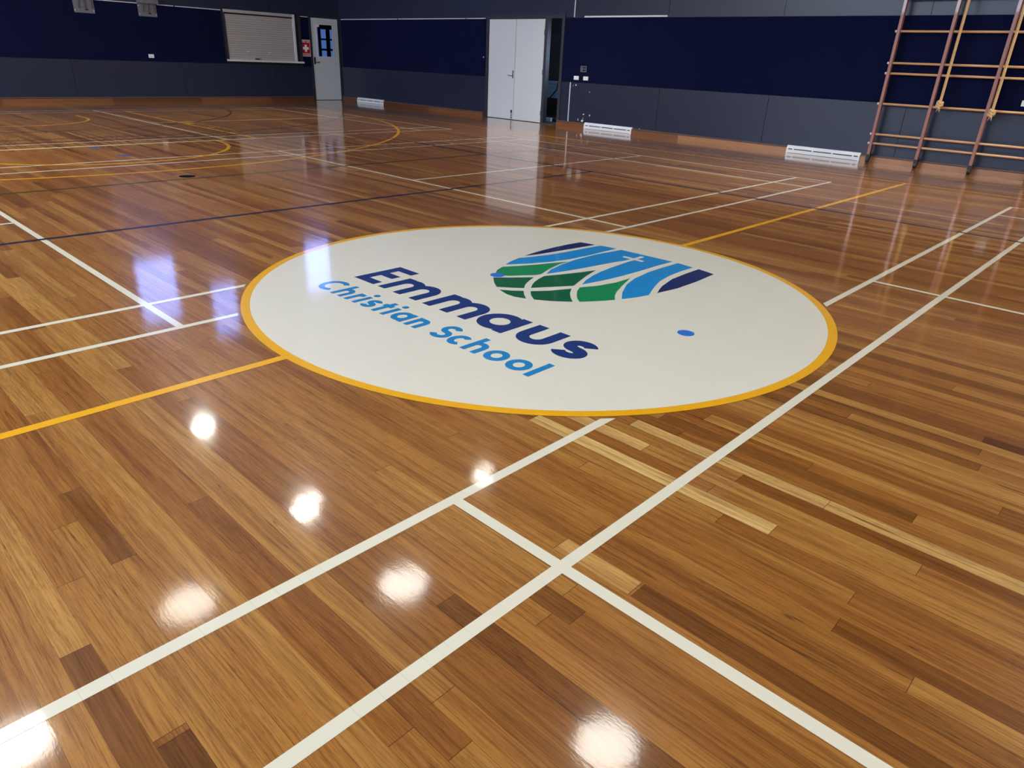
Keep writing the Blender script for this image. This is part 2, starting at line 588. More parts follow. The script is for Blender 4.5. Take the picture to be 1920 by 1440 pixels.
for s in (-1, 1):
    P.xline(s * 3.05, -4.5, 4.5, zB, .05)
    P.xline(s * 9.0, -4.5, 4.5, zB, .05)
    P.yline(s * 4.5, -9.025, 9.025, zB, .05)
P.done('volleyball_lines', M['blue_line'], floor, 'navy volleyball court lines')
P = Paint()
for s in (-1, 1):
    P.xline(s * 5.09, -7.6, 7.6, zG, .05)
    P.arc(0, s * 15.42, 4.93, (180 if s > 0 else 0), (360 if s > 0 else 180), zG + .0006, .05, 120)
P.done('netball_lines', M['green_line'], floor, 'dark green netball lines')
P = Paint()
for s in (-1, 1):
    P.xline(s * 9.38, -1.58, 1.58, zG + .0003, .05)
    P.arc(1.58, s * 15.38, 6.0, (270 if s > 0 else 0), (360 if s > 0 else 90), zG + .0003, .05, 96)
    P.arc(-1.58, s * 15.38, 6.0, (180 if s > 0 else 90), (270 if s > 0 else 180), zG + .0003, .05, 96)
P.done('goal_area_line', M['black_line'], floor, 'dark goal area line')

# centre circle > ring, emblem pieces, lettering
bmC = Paint()
bmC.face([((RC - .03) * math.cos(2 * math.pi * k / 180), (RC - .03) * math.sin(2 * math.pi * k / 180), 0.0013) for k in range(180)])
circle = bmC.done('centre_circle', M['circle_white'], floor, 'off white painted centre circle')
P = Paint()
P.arc(0, 0, RC - .0245, 0, 360, 0.0016, .049, 240)
P.done('circle_ring', M['yellow'], circle, 'golden yellow ring')
EMBLEM = [
    ('em_navy', [(0.498, 0.575), (0.615, 0.594), (0.752, 0.606), (0.898, 0.61), (1.041, 0.605), (1.181, 0.589), (1.211, 0.462), (1.083, 0.477), (0.913, 0.5), (0.749, 0.522), (0.618, 0.542), (0.546, 0.558)]),
    ('em_blue', [(0.209, 0.493), (0.301, 0.53), (0.415, 0.558), (0.523, 0.523), (0.671, 0.482), (0.832, 0.459), (1.023, 0.442), (1.225, 0.419), (1.248, 0.278), (1.074, 0.285), (0.876, 0.286), (0.677, 0.305), (0.515, 0.346), (0.367, 0.407)]),
    ('em_blue', [(0.263, 0.153), (0.369, 0.204), (0.53, 0.245), (0.725, 0.268), (0.966, 0.267), (1.246, 0.232), (1.261, -0.225), (1.108, -0.213), (0.881, -0.214), (0.648, -0.208), (0.443, -0.19), (0.262, -0.158), (0.361, -0.113), (0.481, -0.076), (0.606, -0.05), (0.748, -0.032), (0.868, -0.022), (1.0, -0.015), (1.0, 0.019), (0.886, 0.046), (0.722, 0.068), (0.552, 0.091), (0.398, 0.122)]),
    ('em_blue', [(0.213, -0.511), (0.33, -0.433), (0.499, -0.347), (0.66, -0.299), (0.862, -0.272), (1.06, -0.266), (1.26, -0.271), (1.243, -0.408), (1.069, -0.405), (0.911, -0.416), (0.745, -0.446), (0.61, -0.493), (0.417, -0.574), (0.314, -0.549)]),
    ('em_navy', [(0.497, -0.585), (0.582, -0.548), (0.666, -0.518), (0.854, -0.473), (1.048, -0.461), (1.237, -0.458), (1.206, -0.598), (0.931, -0.614), (0.692, -0.614)]),
    ('em_green', [(-0.037, 0.353), (0.069, 0.434), (0.154, 0.466), (0.269, 0.407), (0.384, 0.358), (0.509, 0.315), (0.637, 0.266), (0.533, 0.26), (0.375, 0.224), (0.23, 0.171), (0.187, 0.18), (0.029, 0.28)]),
    ('em_dark', [(-0.08, 0.323), (-0.0, 0.252), (0.136, 0.152), (0.08, 0.13), (0.026, 0.107), (-0.04, 0.072), (-0.094, 0.028), (-0.145, 0.076), (-0.214, 0.157), (-0.159, 0.235)]),
    ('em_dark', [(-0.058, 0.003), (0.0, 0.045), (0.061, 0.079), (0.13, 0.107), (0.211, 0.129), (0.347, 0.079), (0.469, 0.036), (0.613, -0.004), (0.448, -0.05), (0.317, -0.097), (0.197, -0.143), (0.082, -0.077)]),
    ('em_dark', [(-0.241, 0.107), (-0.195, 0.041), (-0.14, -0.01), (-0.193, -0.062), (-0.243, -0.127), (-0.272, -0.056), (-0.272, 0.012)]),
    ('em_dark', [(-0.11, -0.042), (-0.011, -0.111), (0.138, -0.173), (0.054, -0.227), (-0.016, -0.291), (-0.067, -0.35), (-0.157, -0.26), (-0.219, -0.169), (-0.169, -0.099)]),
    ('em_green', [(0.130, -0.225), (0.201, -0.19), (0.319, -0.241), (0.48, -0.274), (0.645, -0.275), (0.465, -0.339), (0.313, -0.4), (0.235, -0.443), (0.168, -0.494), (0.061, -0.438), (-0.034, -0.376), (-0.003, -0.335), (0.045, -0.289)]),
]
for key, poly in EMBLEM:
    P = Paint()
    P.face([(x, y, 0.0016) for x, y in poly])
    P.done('emblem_panel', M[key], circle, {'em_navy': 'navy emblem panel', 'em_blue': 'sky blue emblem panel', 'em_green': 'green emblem panel', 'em_dark': 'dark green emblem panel'}[key])
P = Paint()
P.face([(x, y, 0.0019) for x, y in ((.96, -.015), (1.066, -.016), (1.066, -.082), (1.106, -.082), (1.106, -.016), (1.205, -.016), (1.205, .018), (1.106, .018), (1.106, .098), (1.066, .098), (1.066, .018), (.96, .017))])
P.done('emblem_cross', M['circle_white'], circle, 'off white cross on the emblem')

# ---- lettering drawn as strokes: s runs along the word, t is the height above the base line
def arcpts(cx, cy, rx, ry, a0, a1, n=20):
    return [(cx + rx * math.cos(math.radians(a0 + (a1 - a0) * i / n)), cy + ry * math.sin(math.radians(a0 + (a1 - a0) * i / n))) for i in range(n + 1)]

def glyph(ch, s, w, xh, cap, th):
    """strokes (points, closed) of one letter whose left edge is at s and whose width is w"""
    h = th / 2
    R = []
    if ch == 'E':
        R += [([(s + h, 0), (s + h, cap)], 0), ([(s + h, cap - h), (s + w, cap - h)], 0), ([(s + h, cap * .52), (s + w * .92, cap * .52)], 0), ([(s + h, h), (s + w, h)], 0)]
    elif ch in 'mnh':
        top = cap if ch == 'h' else xh
        R.append(([(s + h, 0), (s + h, top)], 0))
        k = 2 if ch == 'm' else 1
        step = (w - th) / k
        for i in range(k):
            x1, x2 = s + h + i * step, s + h + (i + 1) * step
            r = (x2 - x1) / 2
            R.append((arcpts((x1 + x2) / 2, xh - h - r, r, r, 165, 0) + [(x2, 0)], 0))
    elif ch == 'a':
        r = (xh - th) / 2
        rx = (w - th) / 2
        R += [(arcpts(s + h + rx, xh / 2, rx, r, 0, 348, 36), 1), ([(s + w - h, 0), (s + w - h, xh)], 0)]
    elif ch == 'o':
        R.append((arcpts(s + w / 2, xh / 2, w / 2 - h, xh / 2 - h, 0, 350, 36), 1))
    elif ch == 'u':
        r = (w - th) / 2
        R += [([(s + h, xh)] + arcpts(s + w / 2, h + r, r, r, 180, 360) + [(s + w - h, xh)], 0)]
    elif ch in 'sS':
        H = xh if ch == 's' else cap
        rt = (H - th) / 4
        rx = w / 2 - h
        cx = s + w / 2
        R.append((arcpts(cx, H - h - rt, rx * .92, rt, 25, 250, 18) + arcpts(cx, h + rt, rx, rt, 70, -155, 18), 0))
    elif ch in 'cC':
        H = xh if ch == 'c' else cap
        R.append((arcpts(s + w * .52, H / 2, w * .52 - h, H / 2 - h, 48, 312, 28), 0))
    elif ch == 'r':
        R += [([(s + h, 0), (s + h, xh)], 0), (arcpts(s + w, xh - h - w * .55, w - h, w * .55, 175, 92, 8), 0)]
    elif ch == 'i':
        R += [([(s + h, 0), (s + h, xh)], 0), (arcpts(s + h, cap - h * .9, h * .55, h * .55, 0, 330, 11), 1)]
    elif ch == 't':
        R += [([(s + w * .5, 0), (s + w * .5, cap * .92)], 0), ([(s, xh - h), (s + w, xh - h)], 0)]
    elif ch == 'l':
        R.append(([(s + h, 0), (s + h, cap)], 0))
    return R

def word(name, letters, bx, by, xh, cap, th, mat, label):
    P = Paint()
    i = 0
    for ch, s, w in letters:
        for pts, closed in glyph(ch, s, w, xh, cap, th):
            i += 1
            P.stroke([(bx + t, by - q) for q, t in pts], th * (1.0 if not (ch == 'i' and closed) else .6), 0.0017 + 0.000004 * i, bool(closed))
    return P.done(name, mat, circle, label)

word('school_name', [('E', 0.0, .205), ('m', .252, .375), ('m', .683, .375), ('a', 1.072, .262), ('u', 1.383, .222), ('s', 1.640, .195)],
     -.785, .893, .260, .375, .072, M['text_navy'], 'navy lettering reading Emmaus')
word('school_type', [('C', 0.0, .172), ('h', .186, .112), ('r', .328, .060), ('i', .408, .038), ('s', .470, .095), ('t', .578, .078), ('i', .680, .038), ('a', .742, .125), ('n', .893, .104),
                     ('S', 1.082, .122), ('c', 1.215, .112), ('h', 1.345, .112), ('o', 1.480, .130), ('o', 1.630, .130), ('l', 1.780, .040)],
     -1.083, .902, .136, .192, .037, M['text_blue'], 'sky blue lettering reading Christian School')

# ------------------------------------------------------------------ round spots on the floor
def spot(name, x, y, r, mat, label, z=0.0024):
    o = MB().disc(x, y, r, z - .001, z, 40).build(name, mat)
    origin(o, (x, y, z - .001))
    return tag(o, label, 'floor marker', 'round markers along the middle of the hall')
spot('floor_marker', -.004, -1.095, .046, M['spot_blue'], 'bright blue round spot on the white circle right of the lettering')
spot('floor_marker', -.021, .344, .048, M['spot_blue'], 'bright blue round spot on the left edge of the green emblem')
spot('floor_marker', .037, 7.207, .085, M['spot_lilac'], 'dull bluish spot inside the yellow free throw semicircle, the nearer one', .0018)
spot('floor_marker', .004, 8.165, .085, M['spot_lilac'], 'dull bluish spot touching the free throw line, the farther one', .0018)
M['matte_black'] = simple('matte black rubber', srgb(8, 8, 9), 0.9, spec=0.05)
spot('floor_marker', .011, 5.250, .085, M['matte_black'], 'black round floor cap beside the dark green line')

# ------------------------------------------------------------------ walls
OPEN0, OPEN1, OPENH = 8.20, 10.56, 2.215      # doorway in the right wall
b = MB()
b.box(XR + .012, XR + .16, YF, OPEN0, 0, HC)
b.box(XR + .012, XR + .16, OPEN1, YB + .16, 0, HC)
b.box(XR + .012, XR + .16, OPEN0, OPEN1, OPENH, HC)
wall_right = struct(b.build('wall_right', M['charcoal_gap']), 'dark right wall with charcoal boards and a navy band', 'wall')

def boards(parent, axis, edges, z0, z1, face, depth=.012, gap=.008, mat='charcoal', name='wall_board'):
    for a, c in zip(edges, edges[1:]):
        m = MB()
        if axis == 'y':
            m.box(face, face + depth, a + gap / 2, c - gap / 2, z0, z1)
        else:
            m.box(a + gap / 2, c - gap / 2, face, face + depth, z0, z1)
        m.build(name, M[mat], parent)

low = [YF, -13.27, -10.92, -8.56, -6.2, -3.84, -1.48, .87, 3.21, 5.545, OPEN0]
boards(wall_right, 'y', low, .0, DADO0, XR)
boards(wall_right, 'y', [OPEN1, 12.2, 14.05, YB], .0, DADO0, XR, gap=.003)
boards(wall_right, 'y', low[:-1] + [7.885], DADO1, 4.2, XR)
boards(wall_right, 'y', [7.885, 10.56], OPENH, 4.2, XR, gap=.003)
boards(wall_right, 'y', [10.56, 14.05, YB], DADO1, 4.2, XR, gap=.004)
boards(wall_right, 'y', [YF, -8.56, -1.48, 5.545, 10.56, YB], 4.21, HC, XR)
boards(wall_right, 'y', [YF, -8.56, OPEN0 - .06], DADO0 + .004, DADO1 - .004, XR - .006, .017, .0, 'navy', 'carpet_panel')
boards(wall_right, 'y', [OPEN1 + .08, 14.05, YB - .12], DADO0 + .004, DADO1 - .004, XR - .006, .017, .0, 'navy', 'carpet_panel')

b = MB()
D0, D1, DH = 8.855, 9.785, 2.215                # doorway in the end wall
b.box(XL - .16, D0, YB + .012, YB + .16, 0, HC)
b.box(D0, D1, YB + .012, YB + .16, DH, HC)
b.box(D1, XR + .012, YB + .012, YB + .16, 0, HC)
wall_end = struct(b.build('wall_end', M['charcoal_gap']), 'dark end wall with charcoal boards and a navy band', 'wall')
lowx = [XL, -7.3, -4.9, -2.5, -.12, 2.46, 5.04, 7.655, D0 - .05]
boards(wall_end, 'x', lowx, 0, DADO0, YB, gap=.006)
boards(wall_end, 'x', [XL, -4.9, -.12, 2.46, 5.04, 7.64, XR], DADO1, 4.2, YB, gap=.005)
boards(wall_end, 'x', [XL, -4.9, 0, 5.04, XR], 4.21, HC, YB)
boards(wall_end, 'x', [XL, -4.9, 1.55, 6.22], DADO0 + .004, DADO1 - .004, YB - .006, .017, .0, 'navy', 'carpet_panel')
boards(wall_end, 'x', [6.22, 6.29], DADO0, DADO1, YB, .012, 0, 'charcoal_gap', 'wall_board')
boards(wall_end, 'x', [8.53, 8.80], DADO0 - .02, DADO1 - .004, YB - .006, .017, .0, 'navy', 'carpet_panel')

struct(MB().box(XL - .16, XL, YF, YB, 0, HC).build('wall_left', M['charcoal']), 'plain charcoal side wall opposite the climbing frame', 'wall')
struct(MB().box(XL - .16, XR + .16, YF - .16, YF, 0, HC).build('wall_front', M['charcoal']), 'plain charcoal wall behind the camera', 'wall')
struct(MB().box(XL - .16, XR + .16, YF - .16, YB + .16, HC, HC + .12).build('ceiling', M['ceiling']), 'pale grey sheet ceiling high above the court', 'ceiling')

# skirting boards under an overhanging ledge
def skirt(name, axis, runs, face, label):
    c = MB()
    for a, d, _ in runs:
        if axis == 'y':
            c.box(face - .055, face, a, d, .100, .110)
            c.box(face - .018, face, a, d, .086, .100)
        else:
            c.box(a, d, face - .055, face, .100, .110)
            c.box(a, d, face - .018, face, .086, .100)
    o = struct(c.build(name, M['skirt_cap']), label, 'baseboard')
    for a, d, tone in runs:
        m = MB()
        if axis == 'y':
            m.box(face - .048, face, a, d, 0, .086)
        else:
            m.box(a, d, face - .048, face, 0, .086)
        m.build('skirting_board', M['skirt_' + tone], o)
    return o
skirt('baseboard_right', 'y', [(YF, -6, 'mid'), (-6, -1.9, 'light'), (-1.9, 1.375, 'light'), (2.68, 4.95, 'light'), (4.95, 6.085, 'mid'), (7.375, OPEN0 - .005, 'mid'),
                               (OPEN1 + .09, 12.75, 'mid'), (12.75, 14.765, 'dark'), (16.065, YB - .06, 'dark')], XR - .001, 'reddish timber skirting along the right wall')
skirt('baseboard_end', 'x', [(XL, -4, 'mid'), (-4, .9, 'dark'), (.9, 3.2, 'mid'), (3.2, 5.4, 'dark'), (5.4, 7.4, 'mid'), (7.4, D0 - .06, 'dark')], YB - .001, 'reddish timber skirting along the end wall')

# ------------------------------------------------------------------ pale strips and pipes on the walls
def strip(name, box, label, cat='trim', group='white strips above the navy band', mat='trim_white'):
    o = MB().box(*box).build(name, M[mat])
    origin(o, ((box[0] + box[1]) / 2, (box[2] + box[3]) / 2, box[4]))
    return tag(o, label, cat, group)
strip('cable_duct', (XR - .035, XR - .006, 5.55, 7.60, 2.205, 2.235), 'thick white duct above the navy band right of the pale double door')
for i, (a, d, t) in enumerate(((10.64, 11.32, 'short white strip above the navy band next to the pale double door'),
                               (11.36, 14.02, 'long white strip above the navy band, middle of three left of the double door'),
                               (14.08, 16.76, 'white strip above the navy band starting at the hall corner'))):
    strip('edge_strip', (XR - .014, XR - .001, a, d, 2.196, 2.214), t)
for a, d, t in ((2.95, 4.15, 'white strip above the navy band between the two steel brackets'),
                (4.62, 5.02, 'short white strip beside the right hand steel bracket'),
                (5.06, 6.22, 'white strip above the navy band left of the roller shutter'),
                (8.50, 8.78, 'very short white strip between the shutter post and the single door')):
    strip('edge_strip', (a, d, YB - .014, YB - .001, 2.196, 2.214), t)
strip('conduit', (XR - .014, XR - .001, 7.870, 7.890, .112, DADO0), 'thin white vertical pipe below the navy band right of the doorway', 'pipe', 'white vertical pipes')
strip('conduit', (XR - .014, XR - .001, 7.885, 7.907, DADO1 + .015, 4.2), 'thin white vertical pipe above the navy band near the duct', 'pipe', 'white vertical pipes')

# chipped paint on the right wall
random.seed(5)
ch = MB()
for (y, z, ry, rz) in ((7.725, .876, .020, .017), (7.80, .864, .011, .007), (7.33, .752, .013, .013), (7.451, .29, .022, .014), (7.277, .277, .016, .020),
                       (7.458, .208, .014, .009), (7.597, .169, .012, .024), (7.478, .15, .030, .027), (5.926, .121, .012, .007), (7.46, .168, .024, .014)):
    pts = []
    for k in range(9):
        a = 2 * math.pi * k / 9
        q = random.uniform(.65, 1.15)
        pts.append((y + ry * q * math.cos(a), max(.112, z + rz * q * math.sin(a))))
    ch.prism(pts, XR - .0012, XR + .001, 'x')
ch.build('chipped_paint', M['plate_white'], wall_right)
ch = MB()
ch.prism([(10.69 + .022 * math.cos(2 * math.pi * k / 7), 1.363 + .017 * math.sin(2 * math.pi * k / 7)) for k in range(7)], XR - .0075, XR - .005, 'x')
ch.build('chipped_paint', M['plate_white'], wall_right)

# ------------------------------------------------------------------ double door
door = struct(empty('door_1', (XR, 9.62, 0)), 'closed pale grey double door in the right wall', 'door')
f = MB()
fx0, fx1 = XR - .02, XR + .13
f.box(fx0, fx1, OPEN1 - .045, OPEN1 + .03, 0, OPENH + .06)
f.box(fx0, fx1, OPEN0 - .055, OPEN0 + .02, 0, OPENH + .06)
f.box(fx0, fx1, OPEN0 + .02, OPEN1 - .045, OPENH - .015, OPENH + .06)
f.box(XR + .005, fx1, 8.66, 8.725, 0, OPENH - .015)
f.build('door_frame', M['frame_dark'], door)
f = MB().box(XR + .0, XR + .13, OPEN0 + .02, 8.66, 0, .012).build('threshold', M['frame_dark'], door)
for (a, d, hy) in ((9.625, 10.505, 10.505), (8.735, 9.615, 8.735)):
    leaf = MB().box(XR - .004, XR + .036, a, d, .012, 2.185).bevel(.003, 1).build('door_leaf', M['door_paint'], door)
    for z in (.22, 1.1, 1.92):
        MB().tube([(XR - .006, hy, z - .05), (XR - .006, hy, z + .05)], .009, 10).build('hinge', M['steel'], leaf)
    if a > 9.6:
        h = MB().box(XR - .014, XR - .003, 9.655, 9.688, .93, 1.10).bevel(.004, 2).build('lever_handle', M['steel'], leaf)
        h2 = MB().tube([(XR - .01, 9.672, .985), (XR - .055, 9.672, .985), (XR - .058, 9.69, .985), (XR - .056, 9.79, .992)], .009, 10)
        h2.build('lever', M['steel'], leaf)
        fb = MB().tube([(XR - .016, 9.675, .03), (XR - .016, 9.675, .20)], .008, 10)
        fb.box(XR - .026, XR - .003, 9.660, 9.690, .165, .225)
        fb.box(XR - .02, XR - .003, 9.664, 9.686, .03, .055)
        fb.build('floor_bolt', M['black'], leaf)

# storeroom behind the open part of the doorway
st = MB()
st.box(XR + .16, 12.0, 7.2, 7.3, 0, 2.6)
st.box(XR + .16, 12.0, 10.9, 11.0, 0, 2.6)
st.box(12.0, 12.1, 7.2, 11.0, 0, 2.6)
st.box(XR + .16, 12.1, 7.2, 11.0, 2.6, 2.7)
st.box(XR + .012, 12.1, 7.2, 11.0, -.06, -.001)
struct(st.build('wall_storeroom', M['storeroom']), 'dark storeroom seen through the gap beside the double door', 'wall')
w = struct(empty('window_10', (11.0, 7.3, 1.2)), 'added unseen glowing pane lighting the storeroom beside the double door', 'window')
MB().box(10.5, 11.3, 7.301, 7.306, 1.2, 1.9).build('pane', glow('glow of the added storeroom pane', (.6, .75, 1, 1), 12.0), w)  # glowing pane added out of view to brighten the tub
cart = empty('storage_trolley', (10.75, 9.1, 0))
tag(cart, 'dark trolley standing in the storeroom gap beside the double door', 'trolley')
MB().box(10.5, 11.0, 8.7, 9.5, .10, .16).bevel(.01).build('base', M['black'], cart)
MB().box(10.62, 10.95, 8.75, 9.45, .16, .525).bevel(.02).build('box', M['black'], cart)
for yy in (8.78, 9.42):
    MB().disc(yy, .05, .05, 10.62, 10.66, 20, 'x').build('wheel', M['black'], cart)
    MB().disc(yy, .05, .05, 10.84, 10.88, 20, 'x').build('wheel', M['black'], cart)
MB().tube([(10.55, 9.10, .53), (10.55, 8.90, .72), (10.55, 8.84, .95)], .016, 8).build('handle', M['black'], cart)
tub = empty('storage_tub', (10.8, 9.1, .525))
tag(tub, 'pale blue plastic tub on the dark trolley in the storeroom', 'tub')
prof = [(.17, .527), (.19, .70), (.20, .84)]
m = MB()
ring = []
for hw, z in prof:
    ring.append([m.bm.verts.new((10.79 + sx * .15, 9.11 + sy * hw, z)) for sx, sy in ((-1, -1), (1, -1), (1, 1), (-1, 1))])
for A, B in zip(ring, ring[1:]):
    for i in range(4):
        m.bm.faces.new((A[i], A[(i + 1) % 4], B[(i + 1) % 4], B[i]))
m.bm.faces.new(ring[0][::-1])
m.bm.faces.new(ring[-1])
m.bevel(.02, 2).build('tub_body', M['tub_blue'], tub)
MB().box(10.62, 10.96, 8.89, 9.33, .85, .90).bevel(.012).build('lid', M['tub_blue'], tub)
bx = MB().box(10.42, 10.49, 8.93, 9.30, .0, .085).bevel(.008).build('cardboard_carton', M['plate_white'])
origin(bx, (10.455, 9.115, 0))
tag(bx, 'flat whitish carton on the storeroom floor', 'carton')
sh = MB().box(10.55, 11.0, 7.3, 10.9, 1.90, 1.93).build('store_shelf', M['frame_dark'])
origin(sh, (10.77, 9.1, 1.9))
tag(sh, 'dark shelf high in the storeroom gap', 'shelf')

# ------------------------------------------------------------------ single door with a window
d2 = struct(empty('door_2', (9.32, YB, 0)), 'pale grey single door with a tall window at the hall corner', 'door')
f = MB()
f.box(D0 - .055, D0 + .012, YB - .02, YB + .13, 0, DH + .05)
f.box(D1 - .012, XR - .001, YB - .02, YB + .13, 0, DH + .05)
f.box(D0 + .012, D1 - .012, YB - .02, YB + .13, DH - .01, DH + .05)
f.build('door_frame', M['frame_dark'], d2)
lx0, lx1 = 8.872, 9.768
gx0, gx1, gz0, gz1 = 9.045, 9.585, 1.185, 2.045
m = MB()
m.box(lx0, gx0, YB - .004, YB + .036, .012, 2.2)
m.box(gx1, lx1, YB - .004, YB + .036, .012, 2.2)
m.box(gx0, gx1, YB - .004, YB + .036, .012, gz0)
m.box(gx0, gx1, YB - .004, YB + .036, gz1, 2.2)
leaf = m.build('door_leaf', M['door_paint'], d2)
m = MB()
m.box(gx0 - .012, gx0 + .012, YB - .012, YB + .002, gz0 - .012, gz1 + .012)
m.box(gx1 - .012, gx1 + .012, YB - .012, YB + .002, gz0 - .012, gz1 + .012)
m.box(gx0 + .012, gx1 - .012, YB - .012, YB + .002, gz0 - .012, gz0 + .012)
m.box(gx0 + .012, gx1 - .012, YB - .012, YB + .002, gz1 - .012, gz1 + .012)
m.build('glazing_bead', M['trim_white'], leaf)
MB().box(gx0, gx1, YB + .012, YB + .018, gz0, gz1).build('glass_pane', M['glass_dark'], leaf)
MB().box(gx0 + .012, gx0 + .10, YB - .006, YB + .010, gz1 - .075, gz1 - .013).build('paper_note', M['plate_white'], leaf)
m = MB().box(8.905, 8.952, YB - .014, YB - .003, .985, 1.175).bevel(.008, 2)
m.build('lever_handle', M['black'], leaf)
MB().tube([(8.94, YB - .012, 1.04), (8.94, YB - .06, 1.04), (8.96, YB - .062, 1.04), (9.05, YB - .058, 1.042)], .010, 10).build('lever', M['steel'], leaf)
for z in (.25, 1.15, 2.0):
    MB().tube([(lx1, YB - .006, z - .05), (lx1, YB - .006, z + .05)], .009, 10).build('hinge', M['steel'], leaf)

# lobby behind the single door, with its own daylit windows
lb = MB()
lb.box(8.2, 8.3, YB + .16, YB + 1.7, 0, 2.7)
lb.box(11.3, 11.4, YB + .16, YB + 1.7, 0, 2.7)
lb.box(XR + .17, 11.4, YB + .06, YB + .16, 0, 2.7)
lb.box(8.2, 11.4, YB + 1.7, YB + 1.8, 0, 2.7)
lb.box(8.2, 11.4, YB + .16, YB + 1.8, 2.7, 2.8)
lb.box(8.2, 11.4, YB + .012, YB + 1.8, -.06, -.001)
struct(lb.build('wall_lobby', M['black']), 'dark lobby seen through the window of the single door', 'wall')
YL = YB + 1.69
n = 4
for (x0, x1, zs) in ((10.24, 10.43, ((.95, 1.36), (1.42, 1.66), (1.71, 1.97))), (10.57, 10.76, ((.95, 1.36), (1.42, 1.66), (1.71, 1.97)))):
    w = struct(empty('window_%d' % n, ((x0 + x1) / 2, YL, 1.0)), 'narrow blue lit lobby window seen through the single door, ' + ('left one' if x0 < 10.5 else 'right one'), 'window')
    fr = MB()
    fr.box(x0 - .025, x0, YL - .02, YL + .005, .92, 2.0)
    fr.box(x1, x1 + .025, YL - .02, YL + .005, .92, 2.0)
    for a, c in ((.92, .95), (1.36, 1.42), (1.66, 1.71), (1.97, 2.0)):
        fr.box(x0, x1, YL - .02, YL + .005, a, c)
    fr.build('window_frame', M['black'], w)
    for a, c in zs:
        MB().box(x0, x1, YL - .004, YL, a, c).build('pane', M['sky_dim'], w)
    n += 1
w = struct(empty('window_6', (10.1, YL, 1.0)), 'thin blue lit lobby side window seen at the left edge of the door glass', 'window')
MB().box(10.06, 10.14, YL - .004, YL, .95, 2.05).build('pane', M['sky_dim'], w)

# ------------------------------------------------------------------ first aid sign
sg = empty('first_aid_sign', (8.655, YB, 1.18))
tag(sg, 'red and white first aid sign with a white cross beside the single door', 'sign')
sx0, sx1, sz0, sz1 = 8.505, 8.805, 1.185, 1.615
MB().box(sx0, sx1, YB - .012, YB - .006, sz0, sz1).build('sign_board', M['sign_white'], sg)
MB().box(sx0 + .018, sx1 - .018, YB - .0135, YB - .012, sz0 + .018, sz1 - .018).build('red_field', M['red'], sg)
cx, cz = (sx0 + sx1) / 2, (sz0 + sz1) / 2 - .005
a_, l_ = .034, .093
MB().prism([(cx - a_, cz - l_), (cx + a_, cz - l_), (cx + a_, cz - a_), (cx + l_, cz - a_), (cx + l_, cz + a_), (cx + a_, cz + a_),
            (cx + a_, cz + l_), (cx - a_, cz + l_), (cx - a_, cz + a_), (cx - l_, cz + a_), (cx - l_, cz - a_), (cx - a_, cz - a_)], YB - .0150, YB - .0134, 'y').build('white_cross', M['sign_white'], sg)

def lettering(text, size, loc, rot, mat, name, parent, bold=.0):
    cu = bpy.data.curves.new(name, 'FONT')
    cu.body = text
    cu.size = size
    cu.align_x = 'CENTER'
    cu.align_y = 'CENTER'
    cu.extrude = .0008
    cu.offset = bold
    tmp = bpy.data.objects.new('tmp', cu)
    COL.objects.link(tmp)
    bpy.context.view_layer.update()
    me = bpy.data.meshes.new_from_object(tmp.evaluated_get(bpy.context.evaluated_depsgraph_get()))
    bpy.data.objects.remove(tmp)
    bpy.data.curves.remove(cu)
    me.name = name
    me.transform(Matrix.Translation(Vector(loc)) @ Euler(rot).to_matrix().to_4x4())
    me.materials.append(mat)
    o = bpy.data.objects.new(name, me)
    COL.objects.link(o)
    o.parent = parent
    me.transform(Matrix.Translation(-parent.location))
    return o
lettering('FIRST AID', .058, (cx, YB - .0145, sz1 - .053), (math.pi / 2, 0, 0), M['sign_white'], 'sign_lettering', sg, .0012)
lettering('STATION', .058, (cx, YB - .0145, sz0 + .055), (math.pi / 2, 0, 0), M['sign_white'], 'sign_lettering', sg, .0012)

# ------------------------------------------------------------------ roller shutter
rs = empty('roller_shutter', (7.28, YB, 1.04))
tag(rs, 'closed silver grey roller shutter with thin slats over a white counter', 'shutter')
prof = []
z, ns = 1.045, 20
for k in range(ns):
    z0 = 1.045 + k * (2.13 - 1.045) / ns
    dz = (2.13 - 1.045) / ns
    for t, d in ((0, .022), (.10, .034), (.5, .042), (.86, .040), (.90, .022)):
        prof.append((YB - d, z0 + dz * t))
prof.append((YB - .028, 2.13))
m = MB()
A = [m.bm.verts.new((6.30, y, z)) for y, z in prof]
B = [m.bm.verts.new((8.27, y, z)) for y, z in prof]
for i in range(len(prof) - 1):
    m.bm.faces.new((A[i], B[i], B[i + 1], A[i + 1]))
cur = m.build('slat_curtain', M['shutter'], rs)
MB().box(6.29, 8.28, YB - .06, YB, 2.165, 2.235).bevel(.008, 1).build('head_box', M['shutter'], rs)
MB().box(6.29, 8.28, YB - .05, YB, 2.13, 2.158).build('head_rail', M['charcoal_gap'], rs)
MB().box(8.272, 8.335, YB - .062, YB, 1.042, 2.235).bevel(.004, 1).build('side_guide', M['trim_white'], rs)['label'] = 'white right hand guide'
MB().box(6.278, 6.302, YB - .05, YB, 1.042, 2.16).build('side_guide', M['frame_dark'], rs)
MB().box(8.45, 8.53, YB - .03, YB, 1.042, 2.25).build('side_post', M['frame_dark'], rs)
MB().box(8.335, 8.45, YB - .005, YB, 1.042, 2.25).build('reveal', M['charcoal_gap'], rs)
MB().box(6.25, 8.525, YB - .10, YB, .995, 1.040).bevel(.006, 2).build('counter_sill', M['trim_white'], rs)
MB().box(6.30, 8.27, YB - .044, YB - .02, 1.041, 1.085).build('bottom_rail', M['shutter'], rs)
